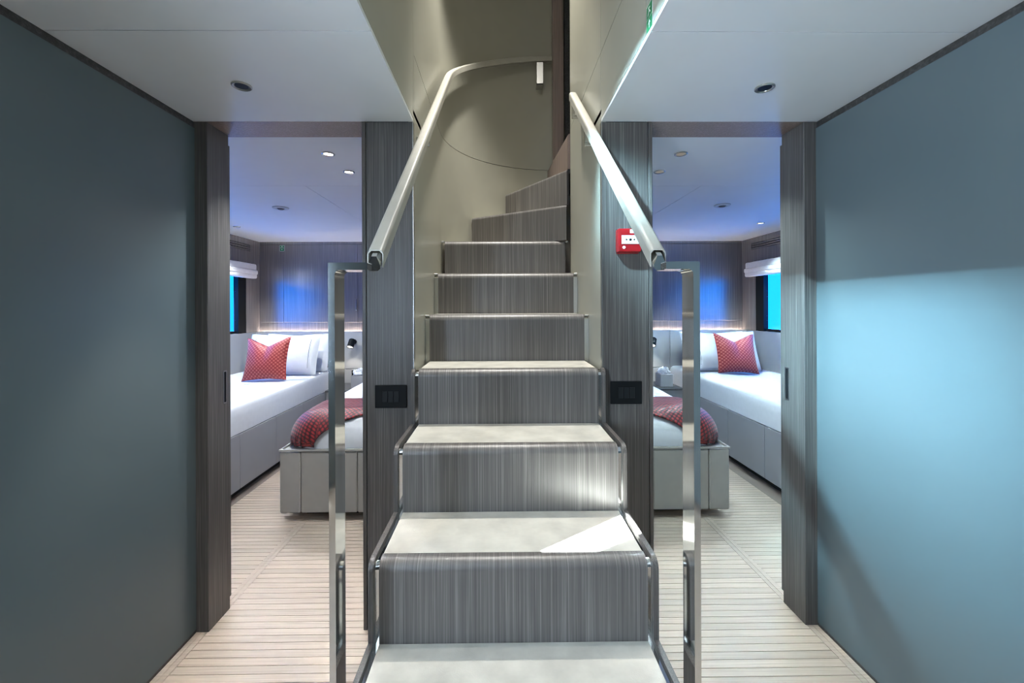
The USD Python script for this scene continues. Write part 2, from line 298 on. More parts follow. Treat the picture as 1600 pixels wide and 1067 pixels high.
# ------------------------------------------------------------------ door plane: pillars, jambs, lintels
for s in (-1, 1):
    n = SIDE[s]
    w = thing('wall_pillar_' + n, 'grey oak veneered pillar flanking the stairs on the %s' % n, 'wall', kind='structure')
    g = 0.016
    part(w, 'panel', bx(s * (PX0 + 0.004), s * (PX1 - g - 0.002), YP, YP + 0.025, 0.0, ZC - 0.001, 0.001), 'wood')
    part(w, 'corner_post', bx(s * (PX1 - g), s * PX1, YP - 0.001, YP + 0.03, 0.0, ZC - 0.001, 0.002), 'wood', label='narrow corner strip of the pillar')
    part(w, 'side_panel', bx(s * (PX1 - 0.02), s * PX1, YP + 0.031, YB - 0.085, 0.0, ZC - 0.001), 'wood_cabin', label='cabin side of the stair enclosure')
    part(w, 'backing', bx(s * (PX0 + 0.02), s * (PX1 - 0.012), YP + 0.026, YP + 0.06, 0.0, ZC - 0.001), 'dark')
    part(w, 'edge_trim', bx(s * PX0, s * (PX0 + 0.0035), YP - 0.001, YP + 0.02, 0.0, ZC - 0.001), 'satin_steel', label='thin metal strip at the inner edge')
    w = thing('door_%d' % (1 if s < 0 else 2), 'open doorway with grey oak jamb and lintel to the cabin on the %s' % n, 'door', kind='structure')
    part(w, 'jamb', bx(s * JX, s * (W + 0.06), YP, 1.815, 0.0, ZC - 0.001, 0.0015), 'wood')
    part(w, 'lintel', bx(s * (PX1 + 0.001), s * (W + 0.06), YP, 1.835, ZC, ZC + 0.03), 'wood_warm')
    part(w, 'lintel_backing', bx(s * PX0, s * (XO + 0.1), YP, 1.845, ZC + 0.031, ZC + 0.05), 'dark')
    part(w, 'door_leaf', bx(s * (JX + 0.036), s * (W + 0.06), 1.822, 1.880, 0.012, ZC - 0.022, 0.002), 'wood', label='edge of the sliding door in its pocket')
    part(w, 'cabin_lining', bx(s * (W + 0.07), s * (XO + 0.1), 1.80, 1.84, 0.0, ZC + 0.02), 'wood_cabin', label='cabin side of the front bulkhead')
    # recessed flush pull on the jamb
    zc = 0.965
    pl = sbox(1.778, zc - 0.066, 1.794, zc + 0.066).buffer(0.004); ho = sbox(1.7815, zc - 0.062, 1.7905, zc + 0.062).buffer(0.0025)
    hp = part(w, 'flush_pull', extr(pl.difference(ho), s * (JX - 0.0015), s * (JX + 0.001)), 'satin_steel', label='steel rim of the flush door pull')
    part(hp, 'recess', extr(ho, s * (JX - 0.0004), s * (JX + 0.0005)), 'black', label='black recess of the pull')

solo('wall_under_stairs', bx(-PX1 + 0.022, PX1 - 0.022, 3.30, 3.33, 0.0, ZC + 0.055), 'wood_dark', 'unseen dark board added under the stairs to block sky light', 'wall', kind='structure')  # added to keep sky light out of the stair joints
# ------------------------------------------------------------------ stairwell walls
P = np.array([0.372, 2.44]); EA, EB = 0.752, 0.69; ZS = 2.33; ZT = 4.40
def run_wall(pts, th, z0, z1):
    a = LineString(pts).buffer(th, cap_style='flat', join_style='mitre', single_sided=True); return extr(a, z0, z1, 'z')
curve = arc(P[0], P[1], EA, EB, 180, 90, 25)
w = thing('wall_stairwell_curve', 'cream lacquered wall curving round behind the upper steps', 'wall', kind='structure')
for (z0, z1, nm) in ((1.3, ZS - 0.002, 'lower_panel'), (ZS + 0.002, ZT, 'upper_panel')):
    part(w, nm, run_wall(curve + [(0.60, P[1] + EB)], 0.02, z0, z1), 'cream', 25)
part(w, 'joint', run_wall(arc(P[0], P[1], EA + 0.022, EB + 0.022, 180, 90, 25), 0.012, ZS - 0.006, ZS + 0.006), 'dark')
part(w, 'landing_panel', bx(0.603, 1.3, P[1] + EB, P[1] + EB + 0.02, 2.13, ZT), 'cream')
w = thing('wall_stairwell_left', 'cream lacquered stairwell wall with fine joints on the left of the stairs', 'wall', kind='structure')
part(w, 'lower_panel', bx(-PX0 - 0.02, -PX0, YP + 0.022, P[1], 0.0, ZS - 0.002), 'cream')
part(w, 'upper_panel', bx(-PX0 - 0.02, -PX0, YP + 0.022, P[1], ZS + 0.002, ZT), 'cream')
part(w, 'joint', bx(-PX0 - 0.03, -PX0 - 0.021, YP + 0.022, P[1], ZS - 0.006, ZS + 0.006), 'dark')
for (y0, y1, z0, z1) in ((-0.35, 0.70, ZC + 0.0125, ZT), (0.7001, 1.50, ZC + 0.0125, 2.603), (0.7001, 1.50, 2.638, ZT), (1.5001, YP - 0.002, ZC + 0.0125, ZT)):  # panels leave an unseen slit that shapes the beam onto the right wall
    part(w, 'shaft_panel', bx(-PX0 - 0.02, -PX0, y0, y1, z0, z1), 'cream')
part(w, 'shaft_panel', bx(-PX0 - 0.02, -PX0, YP + 0.001, YP + 0.021, ZC, ZT), 'cream')
w = thing('wall_stairwell_right', 'cream lacquered stairwell wall with fine joints on the right of the stairs', 'wall', kind='structure')
YE = 2.405
part(w, 'lower_panel', bx(PX0, PX0 + 0.02, YP + 0.022, YE, 0.0, ZS - 0.002), 'cream')
part(w, 'upper_panel', bx(PX0, PX0 + 0.02, YP + 0.003, YE, ZS + 0.002, ZT), 'cream')
part(w, 'middle_panel', bx(PX0, PX0 + 0.02, YP + 0.003, YP + 0.0215, ZC, ZS - 0.002), 'cream')
for (y0, y1) in ((-0.35, 1.162), (1.165, YP - 0.002)):
    part(w, 'shaft_panel', bx(PX0, PX0 + 0.02, y0, y1, ZC + 0.0125, ZS - 0.002), 'cream')
part(w, 'shaft_panel', bx(PX0, PX0 + 0.02, -0.35, YP - 0.001, ZS + 0.002, ZT), 'cream')
part(w, 'joint', bx(PX0 + 0.021, PX0 + 0.03, -0.3, YE - 0.01, ZS - 0.005, ZS + 0.005), 'dark')
part(w, 'end_trim', bx(PX0, PX0 + 0.021, YE + 0.001, YE + 0.012, 0.0, ZT), 'satin_steel', label='metal end strip of the wall')
solo('wall_stairwell_aft', bx(-PX0 - 0.02, PX0 + 0.02, -0.38, -0.352, ZC + 0.052, ZT), 'cream', 'cream wall closing the stairwell behind the viewpoint', 'wall', kind='structure')
w = thing('wall_landing', 'dark oak wall beside the upper stair landing', 'wall', kind='structure')
part(w, 'panel', bx(0.455, 1.3, 3.075, 3.10, 2.13, ZT), 'wood_dark')
part(w, 'panel', bx(1.3, 1.33, 1.9, 3.1, 2.13, ZT), 'wood_dark')
part(w, 'panel', bx(0.41, 1.3, 1.9, 1.93, 2.13, ZT), 'wood_dark')
solo('trim_newel', bx(0.362, 0.44, 3.02, 3.085, 2.1, ZT, 0.003), 'wood_warm', 'upright brown oak post where the curved handrail ends', 'trim', kind='structure')
# unseen roof over the shaft, its hole cut to shape the sun patch
patch = [(0.075, 1.142), (0.225, 1.142), (0.385, 1.235), (0.375, 1.35)]
hz = (ZT - 0.627)
hole = Polygon([(x + SUN_UP[0] * hz, y + SUN_UP[1] * hz) for x, y in patch])
roof = sbox(-0.6, -0.6, 1.4, 3.3).difference(hole)
solo('ceiling_upper', extr(roof, ZT + 0.001, ZT + 0.03, 'z'), 'ceiling', 'unseen white ceiling over the stairwell, its hole shaped to throw the sun patch', 'ceiling', kind='structure')

# ------------------------------------------------------------------ staircase
H0, R, Y3, G = 0.645, 0.21, 1.103, 0.272
hk = lambda k: 1.695 - 0.2136 * (8 - k) if k <= 8 else 1.695 + 0.21 * (k - 8)
yk = lambda k: Y3 + G * (k - 3)
XR, XC, XB = 0.357, 0.372, 0.386                         # riser edge, channel edge, outer band edge
st = thing('staircase', 'grey oak staircase with cream leather treads and steel side channels, turning right at the top', 'staircase', (0, yk(1), 0))
RN = 0.030
def nose(y, z, n=9, r=RN): return [(y + r - r * math.cos(a), z - r + r * math.sin(a)) for a in np.linspace(0, math.pi / 2, n)]
def stepped(k0, k1, yend):
    pts = [(yk(k0), 0.0)]
    for k in range(k0, k1 + 1):
        pts += nose(yk(k), hk(k))
        pts.append((min(yk(k + 1), yend), hk(k)))
    pts.append((yend, 0.0))
    return Polygon(pts).buffer(0)
for k in range(1, 9):
    y, z, zb = yk(k), hk(k), (hk(k - 1) if k > 1 else 0.0)
    zb = zb - 0.004 if k > 1 else 0.0
    prof = [(y, zb + 0.0005)] + nose(y, z) + [(y + RN + 0.010, z)]
    inner = [(y + RN + 0.010, z - 0.012)] + [(a + 0.012 if i < 4 else a, b - (0.012 if i >= 4 else 0)) for i, (a, b) in reversed(list(enumerate(nose(y + 0.0, z))))] + [(y + 0.014, zb + 0.0005)]
    poly = Polygon(prof).buffer(0) if False else Polygon(prof + [(y + RN + 0.010, z - 0.014), (y + 0.034, z - 0.014), (y + 0.016, z - 0.04), (y + 0.016, zb + 0.0005)])
    x1 = XR
    part(st, 'riser', extr(poly, -x1, x1), 'wood_riser', 30)
    yt1 = yk(k + 1) + 0.0 if k < 8 else None
    if k < 8:
        part(st, 'tread', bx(-x1 + 0.0005, x1 - 0.0005, y + RN + 0.0115, yt1 - 0.0005, z - 0.02, z - 0.001, 0.002), 'tread')
# steel channels and the outer oak bands, both sides
front = stepped(1, 5, YP - 0.003)
full = stepped(1, 8, 2.445)
chan = full.buffer(-0.010, join_style='mitre')
for s in (-1, 1):
    n = SIDE[s]
    part(st, 'side_band', extr(front, s * XC, s * XB), 'wood', 30, label='oak edge band on the %s following the steps' % n)
    part(st, 'steel_channel', extr(chan.intersection(sbox(0, -1, YP - 0.004, 4)), s * (XR + 0.0005), s * (XC - 0.0005)), 'steel', 30, label='mirror steel channel on the %s of the lower steps' % n)
    part(st, 'steel_channel', extr(chan.intersection(sbox(YP + 0.024, -1, 5, 4)), s * (XR + 0.0005), s * (PX0 - 0.0008)), 'steel', 30, label='mirror steel channel on the %s of the upper steps' % n)
    for k in (6, 7, 8):                                  # steel blocks standing in for the channel highlights at the nosings
        part(st, 'nosing_cap', bx(s * (XR + 0.0006), s * (PX0 - (0.003 if k == 8 else 0.001)), yk(k) + 0.002, yk(k) + 0.03, hk(k) - 0.012, hk(k) - 0.002, 0.002), 'satin_steel')
# winders
ANG = {9: 32.0, 10: 57.5, 11: 86.0}
def wall_r(a):
    c, s_ = math.cos(math.radians(a)), math.sin(math.radians(a)); return 1 / math.sqrt((c / (EA - 0.002)) ** 2 + (s_ / (EB - 0.002)) ** 2)
def polar(a, r): return (P[0] - r * math.cos(math.radians(a)), P[1] + r * math.sin(math.radians(a)))
for k in (9, 10, 11):
    a = ANG[k]; L = wall_r(a) - 0.035; z, zb = hk(k), hk(k - 1)
    y0 = 0.0
    prof = [(0, zb + 0.0005)] + nose(0, z, 7, 0.02) + [(0.032, z), (0.032, z - 0.012), (0.016, z - 0.03), (0.016, zb + 0.0005)]
    m = extr(Polygon(prof), -L, -0.012)
    m.apply_transform(trimesh.transformations.rotation_matrix(-math.radians(a), (0, 0, 1))); m.apply_translation((P[0], P[1], 0))
    part(st, 'riser', m, 'wood_warm' if k == 11 else 'wood_riser', 30)
for k in (8, 9, 10):
    a0, a1 = (ANG[k] if k > 8 else 0.0), ANG[k + 1]
    if k == 8:
        pts = [(PX0 - 0.003, yk(8) + RN + 0.012), (PX0 - 0.003, P[1] + 0.12)] + [polar(a1, 0.10), polar(a1, wall_r(a1) - 0.004)] + [polar(a, wall_r(a) - 0.004) for a in np.linspace(a1, 5, 12)] + [(-PX0 + 0.003, yk(8) + RN + 0.012)]
        pts[1] = polar(a1, 0.02)
        del pts[2]
        pts[0] = (PX0 - 0.003, yk(8) + RN + 0.012); pts[1] = (PX0 - 0.006, yk(8) + RN + 0.0125)
    else:
        pts = [polar(a0, 0.04)] + [polar(a, wall_r(a) - 0.004) for a in np.linspace(a0, a1, 10)] + [polar(a1, 0.04)]
    if k > 8:
        sh = np.array([math.sin(math.radians(a0)), math.cos(math.radians(a0))]) * 0.034
        pg = Polygon(pts).difference(LineString([polar(a0, -0.1), polar(a0, 1.2)]).buffer(0.0345, cap_style='flat')).difference(LineString([polar(a1, -0.1), polar(a1, 1.2)]).buffer(0.001))
    else:
        pg = Polygon(pts).buffer(0).difference(LineString([polar(a1, -0.1), polar(a1, 1.2)]).buffer(0.001))
    pg = max(getattr(pg, 'geoms', [pg]), key=lambda g: g.area)
    part(st, 'tread', extr(pg, hk(k) - 0.02, hk(k) - 0.001, 'z'), 'tread')
part(st, 'landing', extr(sbox(0.40, YE + 0.05, 1.28, 3.07), hk(11) - 0.03, hk(11), 'z'), 'tread', label='landing at the head of the steps')

# ------------------------------------------------------------------ handrails with posts
def rr(w, h, r, n=5, top=0.0):
    """rounded rectangle profile, w wide, h high, centred on u, its top at w = top"""
    out = []
    for (cx, cy, a0) in ((w / 2 - r, top - r, 0), (-w / 2 + r, top - r, 90), (-w / 2 + r, top - h + r, 180), (w / 2 - r, top - h + r, 270)):
        out += [(cx + r * math.cos(math.radians(a)), cy + r * math.sin(math.radians(a))) for a in np.linspace(a0, a0 + 90, n)]
    return out
def cover_profile():
    o = rr(0.038, 0.042, 0.012); o = o[:5] + o[5:10]         # rounded top corners, right to left
    return o + [(-0.019, -0.042), (-0.0165, -0.042), (-0.0165, -0.010), (-0.0095, -0.003), (0.0095, -0.003), (0.0165, -0.010), (0.0165, -0.042), (0.019, -0.042)]
ZR0, YR0, SL = 1.437, 0.985, 0.85
def rail_path(s):
    if s > 0: return [(0.342, y, ZR0 + SL * (y - YR0)) for y in np.linspace(YR0, 2.105, 12)]
    p = [(-0.328, y, ZR0 + SL * (y - YR0)) for y in np.linspace(YR0, 2.30, 14)]
    A, B = 0.70, 0.635
    z0 = ZR0 + SL * (2.30 - YR0)
    ys = [( -0.328, 2.37)] + arc(P[0], P[1], A, B, 180, 91, 24)
    pts = [np.array((-0.328, 2.30))]; Lc = [0]
    for q in ys: Lc.append(Lc[-1] + np.linalg.norm(np.array(q) - pts[-1])); pts.append(np.array(q))
    T = Lc[-1]; zend = 3.155; s1 = 0.03
    for q, l in list(zip(pts, Lc))[1:]:
        t = l / T; h00, h10, h01, h11 = 2*t**3-3*t**2+1, t**3-2*t**2+t, -2*t**3+3*t**2, t**3-t**2
        p.append((q[0], q[1], h00 * z0 + h10 * SL * T + h01 * zend + h11 * s1 * T))
    return p
for s in (-1, 1):
    n = SIDE[s]
    h = thing('handrail', ['', 'straight cream leather handrail on the right of the stairs with polished steel post', 'cream leather handrail left of the stairs curving at the top, with polished steel post'][s], 'handrail', (s * 0.42, 0.985, 0))
    path = rail_path(s)
    part(h, 'rail', sweep(path, cover_profile()), 'cream_leather', 40, label='cream leather covered rail')
    core = [((-0.328, 0.342)[s > 0], y, ZR0 - 0.006 + SL * (y - YR0)) for y in ((YR0 - 0.012, YR0 + 0.2, YR0 + 0.6, 1.5, 2.09))]
    part(h, 'steel_core', sweep(core, [(0.0145, -0.022), (0.006, -0.001), (-0.006, -0.001), (-0.0145, -0.022), (-0.0145, -0.030), (-0.009, -0.035), (0.009, -0.035), (0.0145, -0.030)]), 'steel', label='polished steel core showing at the lower end')
    xo, xi, zt, t = 0.428, 0.413, 1.404, 0.017
    ell = Polygon([(xo, 0.0), (xo, zt), (0.338 + 0.012 * (s > 0), zt), (0.338 + 0.012 * (s > 0), zt - t), (xi - 0.012, zt - t)] + [(xi - 0.012 + 0.012 * math.sin(a), zt - t - 0.012 + 0.012 * math.cos(a)) for a in np.linspace(0.2, math.pi / 2, 6)] + [(xi, 0.0)])
    ell = affinity.scale(ell, s, 1, origin=(0, 0)); ell = ell.buffer(-0.0015).buffer(0.0015, join_style='round')
    part(h, 'post', extr(ell, 0.957, 1.017, 'y'), 'steel', label='polished flat steel post with horizontal top arm')
    part(h, 'foot_plate', bx(s * 0.40, s * 0.46, 0.94, 1.035, 0.0005, 0.008, 0.002), 'steel')
    for yb in ((1.76,) if s < 0 else (1.76, 2.06)):
        zb = ZR0 + SL * (yb - YR0) - 0.046
        part(h, 'bracket', cat([bx(s * 0.328, s * 0.342, yb - 0.008, yb + 0.008, zb - 0.055, zb + 0.01, 0.002), bx(s * 0.328, s * 0.377, yb - 0.008, yb + 0.008, zb - 0.07, zb - 0.055, 0.002), bx(s * 0.374, s * (PX0 - 0.0005), yb - 0.02, yb + 0.02, zb - 0.09, zb - 0.035, 0.001)]), 'satin_steel')
    if s < 0:
        part(h, 'bracket', cat([bx(0.245, 0.295, 3.052, 3.064, 2.93, 3.10, 0.002), bx(0.245, 0.295, 3.052, 3.118, 2.93, 2.945, 0.002)]), 'satin_steel')

# ------------------------------------------------------------------ cabins
for s in (-1, 1):
    n = SIDE[s]; S = lambda v: s * v
    # ceiling
    c = thing('ceiling_cabin_' + n, 'white cabin ceiling with fine joints seen through the %s doorway' % n, 'ceiling', kind='structure')
    zc0 = ZC + 0.006
    for (x0, x1, y0, y1) in ((PX1 + 0.001, XO + 0.1, 1.842, 2.5915), (PX1 + 0.001, 1.2335, 2.5945, YB), (1.2365, XO + 0.1, 2.5945, YB)):
        part(c, 'panel', bx(S(x0), S(x1), y0, y1, zc0, zc0 + 0.03), 'cabin_ceiling')
    part(c, 'void', bx(S(PX1), S(XO + 0.1), 1.842, YB, zc0 + 0.031, zc0 + 0.05), 'dark')
    # back wall: oak panels above, upholstered headboard panels below, light cove between
    w = thing('wall_back_' + n, 'grey oak panelled back wall over a grey upholstered headboard in the %s cabin' % n, 'wall', kind='structure')
    part(w, 'backing', bx(S(PX1), S(XO + 0.05), YB + 0.016, YB + 0.05, 0, ZC + 0.06), 'dark')
    edges = (0.59, 1.655, 2.50, XO) if s < 0 else (0.59, 1.70, XO)
    for a, b in zip(edges[:-1], edges[1:]):
        part(w, 'oak_panel', bx(S(a + 0.0015), S(b - 0.0015), YB, YB + 0.015, 1.135, 2.025, 0.001), 'wood_cabin')
    part(w, 'top_strip', bx(S(0.59), S(XO), YB, YB + 0.015, 2.029, ZC + 0.005), 'wood_cabin')
    part(w, 'bottom_strip', bx(S(0.59), S(XO), YB + 0.002, YB + 0.015, 0.9, 1.132), 'wood_cabin')
    hx = (0.59, 1.24, 1.90, XO)
    for a, b in zip(hx[:-1], hx[1:]):
        for z0, z1 in ((0.0, 0.610), (0.614, 1.035)):
            part(w, 'headboard_panel', bx(S(a + 0.002), S(b - 0.002), YB - 0.08, YB - 0.035, z0, z1, 0.004), 'headboard')
    part(w, 'backing', bx(S(0.59), S(XO), YB - 0.034, YB - 0.001, 0.0, 0.985), 'dark')
    if s < 0:
        part(w, 'cabinet_pull', bx(-1.672, -1.666, YB - 0.02, YB - 0.001, 1.27, 1.40, 0.002), 'steel', label='small steel cabinet pull')
    solo('cove_light', bx(S(0.60), S(XO - 0.01), YB - 0.026, YB - 0.006, 1.002, 1.012), 'led', 'warm glowing light strip along the top of the headboard in the %s cabin' % n, 'light')
    # outer wall with window, pelmet
    w = thing('wall_hull_' + n, 'outer hull wall of the %s cabin, oak above and grey panels below the window' % n, 'wall', kind='structure')
    part(w, 'lower_panel', bx(S(XO), S(XO + 0.06), 1.84, YB, 0.0, 1.032), 'headboard')
    part(w, 'pelmet', bx(S(XO), S(XO + 0.06), 1.84, YB, 1.68, 1.925), 'wood_cabin')
    part(w, 'pelmet', bx(S(XO), S(XO + 0.06), 1.84, YB, 1.995, ZC + 0.005), 'wood_cabin')
    part(w, 'pelmet', bx(S(XO), S(XO + 0.06), 4.60, YB, 1.925, 1.995), 'wood_cabin')
    part(w, 'pelmet', bx(S(XO), S(XO + 0.06), 1.84, 3.1, 1.925, 1.995), 'wood_cabin')
    part(w, 'pier', bx(S(XO), S(XO + 0.06), 4.525, YB, 1.032, 1.68), 'wood_cabin')
    part(w, 'pier', bx(S(XO), S(XO + 0.06), 1.84, 3.20, 1.032, 1.68), 'wood_cabin')
    g_ = thing('air_grille', 'slotted air grille high on the %s cabin hull wall' % n, 'vent', (S(XO), 3.85, 1.96))
    part(g_, 'backing', bx(S(XO + 0.03), S(XO + 0.058), 3.102, 4.598, 1.926, 1.994), 'dark')
    for i in range(3):
        z0 = 1.929 + 0.023 * i; part(g_, 'slat', bx(S(XO + 0.001), S(XO + 0.025), 3.102, 4.598, z0, z0 + 0.014, 0.001), 'wood_cabin')
    w = thing('window_%d' % (1 if s < 0 else 2), 'blue hull window with black surround in the %s cabin' % n, 'window', kind='structure')
    part(w, 'surround', bx(S(XO + 0.002), S(XO + 0.05), 4.39, 4.523, 1.033, 1.679), 'black')
    part(w, 'surround', bx(S(XO + 0.002), S(XO + 0.05), 3.202, 3.30, 1.033, 1.679), 'black')
    part(w, 'surround', bx(S(XO + 0.03), S(XO + 0.05), 3.301, 4.389, 1.033, 1.06), 'black')
    part(w, 'pane', bx(S(XO + 0.035), S(XO + 0.043), 3.301, 4.389, 1.061, 1.679), 'glass')
    # roman blind, folded up
    b_ = thing('roman_blind', 'white roman blind folded up above the %s cabin window' % n, 'blind', (S(XO - 0.04), 3.9, 1.62))
    for i, (z0, z1, d) in enumerate(((1.70, 1.785, 0.062), (1.665, 1.72, 0.078), (1.625, 1.680, 0.070))):
        m = rbox(S(XO - 0.004), S(XO - d), 3.12, 4.62, z0, z1, 0.018, (6, 20, 6), amp=0.004, fs=9, seed=i + 3)
        part(b_, 'fold', m, 'blind', True)
    # outer single bed with drawers
    xf = 1.82 if s < 0 else 1.872
    bd = thing('single_bed', 'single bed with white mattress on grey drawers along the %s cabin hull wall' % n, 'bed', (S((xf + XO) / 2), 3.4, 0))
    part(bd, 'base', bx(S(xf + 0.02), S(XO - 0.002), 1.90, YB - 0.082, 0.06, 0.440), 'drawer')
    part(bd, 'toe_kick', bx(S(xf + 0.06), S(XO - 0.002), 1.90, YB - 0.082, 0.0005, 0.0595), 'dark')
    ds = np.array((1.90, 2.40, 2.877, 3.34, 3.80, 4.25, 4.69)) if s < 0 else np.array((1.90, 2.49, 2.979, 3.46, 3.94, 4.42, 4.69))
    for a, b in zip(ds[:-1], ds[1:]):
        part(bd, 'drawer', bx(S(xf), S(xf + 0.019), a + 0.002, b - 0.002, 0.060, 0.436, 0.002), 'drawer')
    part(bd, 'mattress', rbox(S(xf + 0.005), S(XO - 0.006), 1.92, YB - 0.086, 0.36, 0.640, 0.055, (16, 40, 8), floor=0.4415, amp=0.006, fs=5, seed=11), 'linen', True)
    # second bed beside the stair enclosure
    b2 = thing('foot_bed', 'bed with beige leather footboard and white duvet beside the stairs in the %s cabin' % n, 'bed', (S(0.99), 3.6, 0))
    yf = 2.547
    part(b2, 'base', bx(S(0.592), S(1.375), yf + 0.03, YB - 0.082, 0.05, 0.425, 0.004), 'bed_leather')
    for a, b in ((0.592, 0.905), (0.9085, 1.250), (1.2535, 1.378)):
        part(b2, 'foot_panel', bx(S(a), S(b), yf, yf + 0.029, 0.05, 0.420, 0.006), 'bed_leather')
    rim = sbox(0.592, yf - 0.002, 1.381, 4.69).difference(sbox(0.59, yf + 0.012, 1.371, 4.8))
    rim = affinity.scale(rim, s, 1, origin=(0, 0))
    part(b2, 'rim', extr(rim, 0.4265, 0.437, 'z'), 'bed_leather', label='pale rim along the top of the base')
    part(b2, 'plinth', bx(S(0.60), S(1.26), yf + 0.10, YB - 0.09, 0.0005, 0.0495), 'dark')
    XA, XE, YA, YE2, Z0, HD, RC, RD = 0.594, 1.369, yf + 0.014, YB - 0.09, 0.4375, 0.200, 0.20, 0.17
    def inside(x, y):
        """distance inside the bed's outline, rounded at the two outer corners; and the nearest point on the outline if outside"""
        cx, cy = min(x, XE - RC), min(max(y, YA + RC), YE2 - RC); dx, dy = x - cx, y - cy; L = math.hypot(dx, dy)
        if dx > 0 or dy != 0:
            if L > RC: return 0.0, cx + dx * RC / L, cy + dy * RC / L
            return RC - L + 0.0, x, y
        return min(XE - x, y - YA, YE2 - y), x, y
    def height(x, y):
        d, x, y = inside(x, y); t = min(d / RD, 1.0)
        z = Z0 + HD * (1 - (1 - t) ** 2.2) ** (1 / 2.2)
        return x, y, z + min(1.0, (z - Z0) / 0.08) * 0.016 * (meshkit.fbm(np.array([[x * 5 + y * 2, y * 3.2, s * 3.0]]), 3, 21)[0] - 0.5)
    gx = XA + (XE - XA) * np.r_[np.linspace(0, 0.72, 14), 0.72 + 0.28 * (1 - (1 - np.linspace(0, 1, 18)[1:]) ** 2)]
    ee = 0.14 * (1 - (1 - np.linspace(0, 1, 16)) ** 0.5) if False else 0.14 * np.linspace(0, 1, 16) ** 2
    gy = YA + (YE2 - YA) * np.r_[ee, np.linspace(0.14, 0.86, 34)[1:-1], 1 - ee[::-1]]
    V, F = [], []
    for x in gx:
        for y in gy:
            X, Y, Z = height(x, y)
            V.append((s * X, Y, Z))
    ny = len(gy); o = len(V)
    for i in range(len(gx) - 1):
        for j in range(ny - 1):
            q = (i * ny + j, (i + 1) * ny + j, (i + 1) * ny + j + 1, i * ny + j + 1); F += [(q[0], q[1], q[2]), (q[0], q[2], q[3])]
    V += [(v[0], v[1], Z0 - 0.0005) for v in V]
    F += [(o + f[2], o + f[1], o + f[0]) for f in F]
    lp_ = [i * ny for i in range(len(gx))] + [(len(gx) - 1) * ny + j for j in range(1, ny)] + [i * ny + ny - 1 for i in range(len(gx) - 2, -1, -1)] + [j for j in range(ny - 2, 0, -1)]
    for p0, p1 in zip(lp_, lp_[1:] + lp_[:1]): F += [(p0, o + p0, o + p1), (p0, o + p1, p1)]
    dm = trimesh.Trimesh(np.array(V), np.array(F), process=False); dm.fix_normals()
    part(b2, 'duvet', dm, 'linen', True)
    # woven throw across the foot of that bed, hanging over the outer corner
    tx_ = XA + 0.002 + (XE + 0.05 - XA) * np.r_[np.linspace(0, 0.62, 14), 0.62 + 0.38 * np.sin(np.linspace(0, math.pi / 2, 52)[1:])]
    V, UV = [], []; nY = 44
    for x in tx_:
        near = yf + 0.095 - 0.30 * max(0, x - 0.90); far = yf + 0.41 + 0.05 * (x - 0.9)
        for v in np.linspace(0, 1, nY) ** 1.3:
            y = near + (far - near) * v
            X, Y, Z = height(x, y); X1, _, Zx = height(x - 0.004, y); _, Y1, Zy = height(x, y - 0.004)
            g = np.array([-(Z - Zx) / 0.004, -(Z - Zy) / 0.004, 1.0]); g = np.clip(g, -3, 3); g /= np.linalg.norm(g)
            e = 0.016 + 0.008 * (meshkit.fbm(np.array([[X * 7, Y * 7, 1.0]]), 3, 5)[0] - 0.5) + 0.016 * (1 - g[2])
            q = np.array([X, Y, Z]) + g * e; q[2] = max(q[2], 0.4385 + 0.004)
            V.append((s * q[0], q[1], q[2])); UV.append((x + (Z0 + HD - Z) * (0.8 if x > 1.15 else 0), y - (Z0 + HD - Z) * 0.5))
    o = len(V); V = V + [(a_ , b_, max(c_ - 0.0075, 0.4385)) for a_, b_, c_ in V]; UV = UV + UV; F = []
    for i in range(len(tx_) - 1):
        for j in range(nY - 1):
            q = (i * nY + j, (i + 1) * nY + j, (i + 1) * nY + j + 1, i * nY + j + 1)
            F += [(q[0], q[1], q[2]), (q[0], q[2], q[3]), (o + q[2], o + q[1], o + q[0]), (o + q[3], o + q[2], o + q[0])]
    nP = len(tx_); loop = [i * nY for i in range(nP)] + [(nP - 1) * nY + j for j in range(1, nY)] + [i * nY + nY - 1 for i in range(nP - 2, -1, -1)] + [j for j in range(nY - 2, 0, -1)]
    for p0, p1 in zip(loop, loop[1:] + loop[:1]): F += [(p0, o + p0, o + p1), (p0, o + p1, p1)]
    tm = trimesh.Trimesh(np.array(V), np.array(F), process=False); tm.fix_normals()
    solo('throw', tm, 'throw', 'red scale-patterned throw across the foot of the bed in the %s cabin' % n, 'throw', True, uv=np.array(UV))
    # nightstand between the beds
    ns = thing('nightstand', 'low grey nightstand with dark top between the beds of the %s cabin' % n, 'nightstand', (S(1.60), 4.5, 0))
    part(ns, 'body', bx(S(1.386), S(xf - 0.006), 4.28, YB - 0.083, 0.001, 0.438, 0.003), 'drawer')
    part(ns, 'top', bx(S(1.386), S(xf - 0.004), 4.26, YB - 0.083, 0.4385, 0.455, 0.002), 'slate')
    # tissue box
    tx = 1.52 if s < 0 else 1.72
    tb = thing('tissue_box', 'grey tissue box with white tissue on the %s nightstand' % n, 'tissue box', (S(tx), 4.42, 0.456))
    part(tb, 'box', bx(S(tx - 0.066), S(tx + 0.066), 4.35, 4.49, 0.456, 0.590, 0.004), 'drawer')
    ico = trimesh.creation.icosphere(4, 1.0); v = np.array(ico.vertices); dsp = 0.55 + 0.9 * meshkit.fbm(v * 2.2, 4, 9 + s)
    v = v * dsp[:, None] * np.array([0.062, 0.05, 0.052]); v[:, 2] = np.maximum(v[:, 2], -0.012)
    part(tb, 'tissue', trimesh.Trimesh(v + np.array([S(tx), 4.42, 0.604]), ico.faces, process=False), 'tissue', True)
    # socket and reading lamp on the headboard
    YH = YB - 0.0805
